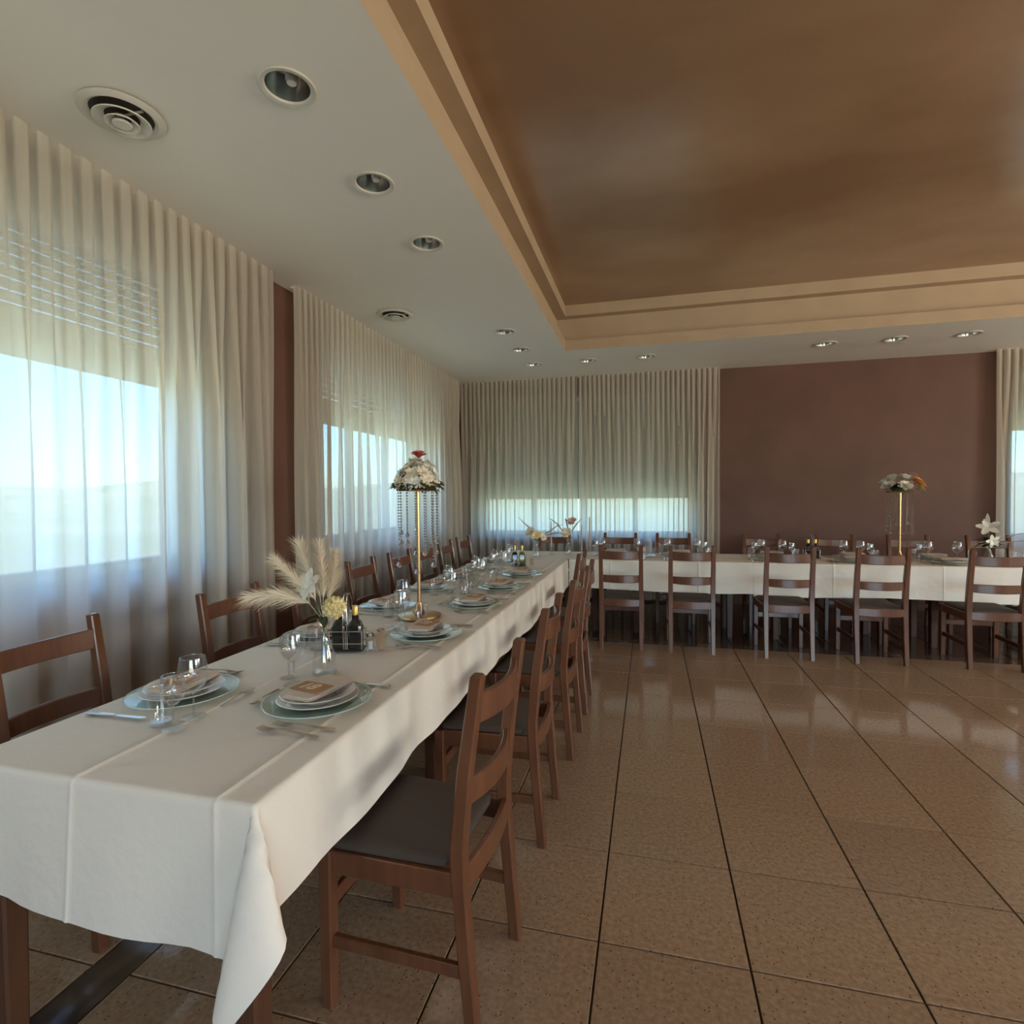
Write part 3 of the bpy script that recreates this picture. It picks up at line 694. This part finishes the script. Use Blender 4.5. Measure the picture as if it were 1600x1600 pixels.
def flat_mat_two(o): return o
def vase_profile(h=.2, rb=.044, rn=.017, rr=.026):
    out = [(0, .001), (rb*.9, .001), (rb, .012), (rb*.93, h*.30), (rn*1.35, h*.60), (rn, h*.74), (rn*1.1, h*.85), (rr, h)]
    inn = [(rr-.002, h), (rn*1.1-.002, h*.85), (rn-.002, h*.74), (rn*1.35-.002, h*.60), (rb*.93-.002, h*.30), (rb-.003, .016), (0, .012)]
    return out+inn
def vase(label, loc, h=.2, s=1):
    t = thing('flower_vase', label, 'vase', loc)
    MB().lathe(vase_profile(h, .044*s, .016*s, .025*s), 32).build('glass_body', 'glassware', t)
    MB().lathe([(.025*s, h-.001), (.0258*s, h+.001), (.0235*s, h+.0015), (.0232*s, h-.001)], 32, closed=True).build('rim', 'glass_edge', t)
    MB().lathe([(0, .0015), (.040*s, .0015), (.042*s, .008), (0, .011)], 28).build('base', 'glass_edge', t)
    return t
# --- vase with pampas by the free end
VP = (-1.135, 1.715, ZT); V1 = vase('clear glass vase with pampas grass and white flowers on the long table', VP, .2)
for k, (dx, dy) in enumerate(((.012, 0), (-.008, .006), (.0, -.008), (.006, .009))):
    MB().tube([(dx*1.6, dy*1.6, .045), (dx*.4, dy*.4, .13), (-dx*.8, -dy*.8, .20), (-dx*2.5, -dy*2.5, .26)], .0024, 6).build('stem', 'stem_green', V1)
PL = [([(0, 0, .19), (-.05, -.01, .255), (-.13, -.04, .285), (-.235, -.07, .285)], .10, 1), ([(0, 0, .19), (-.035, .0, .27), (-.10, -.015, .34), (-.165, -.03, .405)], .085, 2),
      ([(0, 0, .19), (-.02, .01, .28), (-.07, .015, .375), (-.105, .02, .455)], .09, 3), ([(0, 0, .19), (-.0, .0, .28), (.005, -.005, .36), (-.005, -.01, .46)], .085, 4), ([(0, 0, .19), (.01, .015, .27), (.025, .03, .34), (.035, .03, .425)], .08, 5)]
for path, ln, sd in PL: plume(path, ln, sd, 700, 1.15).build('pampas_plume', 'pampas', V1, 0)
b = blossom(MB(), (-.045, -.02, .325), (-.25, -.8, .35), .058, 2, 4, .28, 5); blossom(b, (-.04, -.025, .315), (-.2, -.9, .3), .03, 2, 4, .6, 6); b.build('white_orchid', 'petal_white', V1)
b = blossom(MB(), (-.075, -.01, .30), (-.6, -.6, .2), .04, 2, 4, .35, 7); b.build('white_orchid', 'petal_white', V1)
b = MB()
for k in range(22):
    a = k*2.399; zz = 1-k/11; rr = math.sqrt(max(0, 1-zz*zz)); d = Vector((rr*math.cos(a), rr*math.sin(a), zz))
    blossom(b, Vector((.052, -.012, .245))+d*.026, d, .026, 2, 5, .5, k, .12)
b.build('carnation', 'petal_yellow', V1)
lv = MB()
for d, l in (((-.3, -.9, .2), .07), ((.5, -.7, -.1), .06), ((.1, .5, .5), .09), ((-.6, .2, .6), .07)): leafs(lv, (0, 0, .205), d, l, .03)
lv.build('leaf', 'leaf', V1)
# --- cruet caddies
def caddy(label, loc, rz, second=False):
    t = thing('cruet_caddy', label, 'cruet set', loc, rz, 'oil and vinegar caddies')
    MB().cbox(-.068, .068, -.036, .036, .004, .012, .002).build('tray', 'black_plastic', t)
    for k, x in enumerate((-.033, .033)):
        m = 'dark_bottle' if not (second and k) else 'green_bottle'
        bt = MB().loft([[(x+a, bb, z) for a, bb in oct_(-w, w, -w, w, w*.3)] for z, w in ((.0125, .027), (.10, .0275), (.118, .022), (.13, .0125), (.150, .0115))]).build('bottle', m, t)
        MB().lathe([(.0, .186), (.0125, .186), (.0135, .183), (.0135, .148), (0, .148)], 16, (x, 0, 0)).build('cap', 'gold_foil', bt)
    wr_ = MB()
    for z in (.035, .085):
        wr_.tube([(-.066, -.033, z), (.066, -.033, z), (.066, .033, z), (-.066, .033, z), (-.066, -.033, z)], .0016, 6)
    for x, y in ((-.066, -.033), (.066, -.033), (.066, .033), (-.066, .033), (0, -.033), (0, .033)): wr_.tube([(x, y, .010), (x, y, .086)], .0016, 6)
    wr_.build('wire_frame', 'chrome', t)
    h = MB()
    for s in (-.006, .006): h.tube([(s*1.3, -.033, .012), (s*1.3, -.04, .20), (s, -.02, .235), (s, .02, .235), (s*1.3, .04, .20), (s*1.3, .033, .012)], .0016, 6)
    h.build('handle', 'chrome', t)
    return t
def shaker(label, loc):
    t = thing('salt_shaker', label, 'shaker', loc, 0, 'salt and pepper shakers')
    MB().lathe([(0, .001), (.017, .001), (.018, .006), (.015, .055), (.0135, .055), (.0155, .008), (0, .006)], 16).build('glass_body', 'glassware', t)
    MB().lathe([(0, .0065), (.0150, .0065), (.0140, .04), (0, .04)], 16).build('contents', 'salt', t)
    MB().lathe([(.0155, .0555), (.0165, .058), (.0155, .068), (.008, .073), (0, .074)], 16).build('cap', 'chrome', t)
def picks(label, loc):
    t = thing('toothpick_glass', label, 'toothpick holder', loc, 0, 'toothpick glasses')
    MB().lathe([(0, .001), (.019, .001), (.020, .004), (.025, .07), (.0237, .07), (.0188, .006), (0, .005)], 20).build('glass_cup', 'glassware', t)
    mb = MB(); rg = random.Random(4)
    for k in range(70):
        a = rg.uniform(0, 6.28); r = .017*math.sqrt(rg.random()); mb.tube([(r*math.cos(a)*.85, r*math.sin(a)*.85, .007), (r*math.cos(a)*1.25, r*math.sin(a)*1.25, .072+rg.uniform(-.004, .004))], .0012, 4)
    o = mb.build('toothpicks', 'toothpicks', t, 0); o['kind'] = 'stuff'
caddy('black cruet caddy with two dark gold-capped bottles beside the pampas vase', (-1.215, 2.005, ZT), .25)
shaker('glass salt shaker right beside the dark bottle caddy', (-1.128, 2.035, ZT)); shaker('glass pepper shaker behind the dark bottle caddy', (-1.118, 2.105, ZT))
picks('glass cup packed with toothpicks beside the dark bottle caddy', (-1.085, 2.040, ZT))
caddy('black cruet caddy with a green oil bottle near the table corner', (-1.16, 4.80, ZT), .25, True)
picks('glass cup packed with toothpicks beside the green bottle caddy', (-1.035, 4.80, ZT))
caddy('black cruet caddy on the back table before the brown wall', (1.53, 5.86, ZT), .1)
# --- water jugs
def jug(label, loc):
    t = thing('water_jug', label, 'jug', loc, 0, 'glass water jugs')
    MB().lathe([(0, .001), (.048, .001), (.052, .008), (.053, .08), (.049, .12), (.050, .15), (.0482, .15), (.0472, .12), (.0512, .08), (.050, .012), (0, .010)], 32).build('glass_body', 'glassware', t)
    MB().lathe([(.0495, .1495), (.0505, .1515), (.048, .152), (.0478, .1495)], 32, closed=True).build('rim', 'glass_edge', t)
    MB().lathe([(0, .002), (.046, .002), (.049, .009), (0, .0095)], 28).build('thick_base', 'glass_edge', t)
    MB().tube([(.050, 0, .135), (.085, 0, .13), (.092, 0, .09), (.075, 0, .05), (.052, 0, .045)], .005, 8).build('handle', 'glass_edge', t)
jug('clear glass water jug standing mid-way along the long table', (-1.165, 3.37, ZT)); jug('clear glass water jug on the back table before the curtain', (.01, 5.83, ZT))
# --- tall crystal flower stands
def flower_stand(label, loc, h, ring_r, base_r, seed, flowers):
    rg = random.Random(seed); t = thing('flower_stand', label, 'centrepiece', loc, 0, 'tall gold flower stands')
    MB().lathe([(0, 0), (base_r, 0), (base_r*1.02, .006), (base_r, .012), (base_r*.9, .014), (base_r*.35, .022), (.022, .04), (.0135, .075), (0, .08)], 40).build('base', 'gold', t)
    MB().lathe([(.012, .07), (.0095, .12), (.0095, h), (0, h)], 16).build('pole', 'gold', t)
    MB().lathe([(0, h-.012), (ring_r, h-.010), (ring_r+.004, h-.004), (ring_r, h+.002), (0, h+.004)], 36).build('top_tray', 'gold', t)
    n = 13
    for k in range(n):
        a = 2*PI*k/n+.2; r = ring_r*.93; L = rg.uniform(.20, .40); x, y = r*math.cos(a), r*math.sin(a)
        s = MB(); z = h-.014
        while z > h-L:
            s.lathe([(0, .0062), (.0050, .0026), (.0062, 0), (.0050, -.0026), (0, -.0062)], 6, (x, y, z-.0066)); z -= .0150
        o = s.build('crystal_strand', 'crystal', t, 0)
        MB().lathe([(0, .0), (.005, -.004), (.0150, -.024), (.010, -.031), (0, -.035)], 8, (x, y, z-.002)).build('teardrop', 'crystal', o, 0)
    flowers(t, h)
    return t
def dome_flowers(t, h):
    k = 0
    for zz, rr, n in ((.035, .118, 9), (.075, .095, 8), (.112, .060, 6), (.135, .018, 3)):
        for i in range(n):
            a = 2*PI*i/n+zz*20; d = Vector((math.cos(a)*rr, math.sin(a)*rr, zz*.9)); m = MB(); k += 1
            c = Vector((math.cos(a)*rr*.82, math.sin(a)*rr*.82, h+zz))
            for q in range(5):
                off = Vector((random.uniform(-1, 1), random.uniform(-1, 1), random.uniform(-1, 1)))*.018
                blossom(m, c+off, d+off*3, .034, 2, 5, .42, k*7+q, .1)
            m.build('blossom', ('petal_cream', 'petal_white', 'petal_cream', 'petal_yellow')[k % 4 if k % 9 == 3 else k % 3], t, 60)
    b = blossom(MB(), (.012, -.01, h+.165), (.15, -.3, 1), .046, 5, 5, 1.2, 3); b.build('pink_rose', 'petal_pink', t, 60)
    rg = random.Random(2); g = MB()
    for i in range(70):
        a = 2*PI*i/70+rg.uniform(-.1, .1); leafs(g, (.085*math.cos(a), .085*math.sin(a), h+.012+rg.uniform(0, .03)), (math.cos(a), math.sin(a), .25), rg.uniform(.045, .075), .032, rg.uniform(.3, .9))
    g.build('foliage', 'leaf', t, 60)
    MB().lathe([(0, .004), (.085, .004), (.095, .03), (.07, .09), (.03, .125), (0, .13)], 20, (0, 0, h)).build('flower_foam', 'leaf', t)
def rose_flowers(t, h):
    for i, (x, y, z, r, m) in enumerate(((-.10, -.03, .035, .06, 'petal_white'), (-.055, .02, .105, .062, 'petal_white'), (-.11, .05, .075, .05, 'petal_white'), (.03, -.02, .10, .066, 'petal_white'), (.0, -.085, .03, .06, 'petal_white'),
                                        (.11, -.03, .06, .072, 'petal_orange'), (.135, .0, .01, .06, 'petal_yellow'), (.10, .03, .125, .055, 'petal_mauve'), (.06, -.06, .045, .05, 'petal_mauve'))):
        b = blossom(MB(), (x, y, h+z), (x, y-.03, .10+z), r*1.2, 4, 5, 1.25, i); b.build('rose', m, t, 60)
    g = MB(); rg = random.Random(5)
    for i in range(30):
        a = 2*PI*i/30; leafs(g, (.05*math.cos(a), .05*math.sin(a), h+.015+rg.uniform(0, .06)), (math.cos(a), math.sin(a), .25), rg.uniform(.06, .10), .032, .2)
    g.build('foliage', 'leaf', t, 60)
    MB().lathe([(0, .004), (.07, .004), (.075, .03), (.05, .07), (0, .085)], 20, (0, 0, h)).build('flower_foam', 'leaf', t)
flower_stand('tall gold crystal stand with cream flower dome and pink rose', (-1.185, 2.66, ZT), .675, .108, .112, 3, dome_flowers)
flower_stand('tall gold crystal stand with white roses and an orange lily', (2.27, 5.83, ZT), .645, .11, .105, 6, rose_flowers)
# --- vases and candles near the corner
def spray_vase(label, loc, seed, m1, twigs, blooms):
    t = vase(label, loc, .17, .95); rg = random.Random(seed)
    for k in range(3): MB().tube([(.01*(k-1), .004, .03), (0, 0, .12), (-.015*(k-1), 0, .2)], .0022, 6).build('stem', 'stem_green', t)
    for path in twigs: MB().tube(path, [.004, .006, .0075, .005, .0015][:len(path)], 6).build('feather_grass', 'twig', t)
    for i, (c, d, r, m) in enumerate(blooms): blossom(MB(), c, d, r, 3, 6, .6, seed+i, .08).build('bloom', m, t, 60)
    g = MB()
    for i in range(7):
        a = i*.9; leafs(g, (0, 0, .175), (math.cos(a), math.sin(a), .4), .07, .025)
    g.build('leaf', 'leaf', t, 60)
spray_vase('glass vase with cream rose and feathery grass near the corner', (-1.16, 5.60, ZT), 3, '', [[(0, 0, .15), (-.03, 0, .24), (-.08, 0, .31), (-.14, 0, .36), (-.2, 0, .42)], [(0, 0, .15), (.06, 0, .22), (.14, 0, .26), (.22, 0, .32), (.28, 0, .33)], [(0, 0, .15), (.07, 0, .21), (.15, 0, .235), (.24, 0, .25), (.34, 0, .22)]],
           [((-.055, -.03, .255), (-.4, -.7, .5), .062, 'petal_cream'), ((.0, -.04, .225), (.1, -.8, .4), .06, 'petal_yellow'), ((.07, -.02, .21), (.6, -.5, .3), .05, 'petal_cream')])
spray_vase('glass vase with peach rose and upright sprays at the corner', (-.86, 5.86, ZT), 9, '', [[(0, 0, .15), (-.05, 0, .24), (-.11, 0, .32), (-.17, 0, .37), (-.21, 0, .39)], [(0, 0, .15), (.04, 0, .25), (.08, 0, .31), (.12, 0, .36), (.15, 0, .39)], [(0, 0, .15), (0, .0, .27), (-.02, 0, .36), (-.03, 0, .39)]],
           [((-.01, -.04, .235), (0, -.8, .35), .06, 'petal_cream'), ((.03, -.02, .35), (.3, -.6, .5), .05, 'petal_mauve'), ((.06, -.0, .375), (.3, -.4, .6), .035, 'petal_mauve')])
def candle(label, loc, hc, h0=.09):
    t = thing('candlestick', label, 'candlestick', loc, 0, 'taper candlesticks')
    MB().lathe([(0, 0), (.034, 0), (.035, .005), (.012, .012), (.006, .02), (.010, .035), (.006, .05), (.007, h0-.02), (.014, h0-.014), (.014, h0), (.0085, h0), (.0085, h0-.008), (0, h0-.008)], 20).build('glass_holder', 'glass_edge', t)
    MB().lathe([(0, h0-.006), (.0080, h0-.006), (.0068, h0+hc), (.003, h0+hc+.006), (0, h0+hc+.006)], 12).build('taper', 'candle_wax', t)
    MB().tube([(0, 0, h0+hc+.005), (0, 0, h0+hc+.016)], .0010, 5).build('wick', 'black_plastic', t)
candle('mauve taper candle in a glass holder between the two corner vases', (-1.035, 5.80, ZT), .26)
candle('mauve taper candle just past the peach rose vase', (-.72, 5.90, ZT), .22); candle('mauve taper candle furthest along from the corner vases', (-.64, 5.98, ZT), .30)
# --- lily vase at the far part of the back table
LVZ = (2.99, 5.86, ZT); lv_ = vase('vase with white lily, dark leaves and grass on the back table', LVZ, .15, .9)
for k, (c, d, r) in enumerate((((-.02, -.03, .31), (-.3, -.6, .5), .09), ((.0, -.05, .19), (.1, -.9, -.1), .06))): blossom(MB(), c, d, r, 2, 3, .45, 20+k).build('lily_bloom', 'petal_white', lv_, 60)
leafs(MB(), (-.01, 0, .33), (-.08, -.1, 1), .11, .035, 0).build('lily_bud', 'petal_cream', lv_, 60)
g = MB(); rg = random.Random(8)
for i in range(26):
    a = rg.uniform(0, 6.28); leafs(g, (0, 0, .13+rg.uniform(0, .09)), (math.cos(a), math.sin(a), rg.uniform(-.1, .8)), rg.uniform(.08, .13), .04, .3)
g.build('foliage', 'leaf', lv_, 60)
MB().tube([(0, 0, .02), (0, 0, .15), (-.01, -.01, .30)], .004, 6).build('stem', 'stem_green', lv_)
for path in ([(0, 0, .14), (.10, 0, .21), (.22, 0, .25), (.36, 0, .27)], [(0, 0, .14), (.12, 0, .17), (.25, 0, .19), (.38, 0, .17)]): MB().tube(path, [.003, .004, .003, .001], 6).build('grass_blade', 'twig', lv_)
for i, x in enumerate((3.13, 3.22, 3.31)):
    put('tumbler', (x, 5.72+.03*i), 0, 0, 0, ZT, 0, 'standing beside the lily vase, %s from it' % ORD[i], 'clear water tumbler')
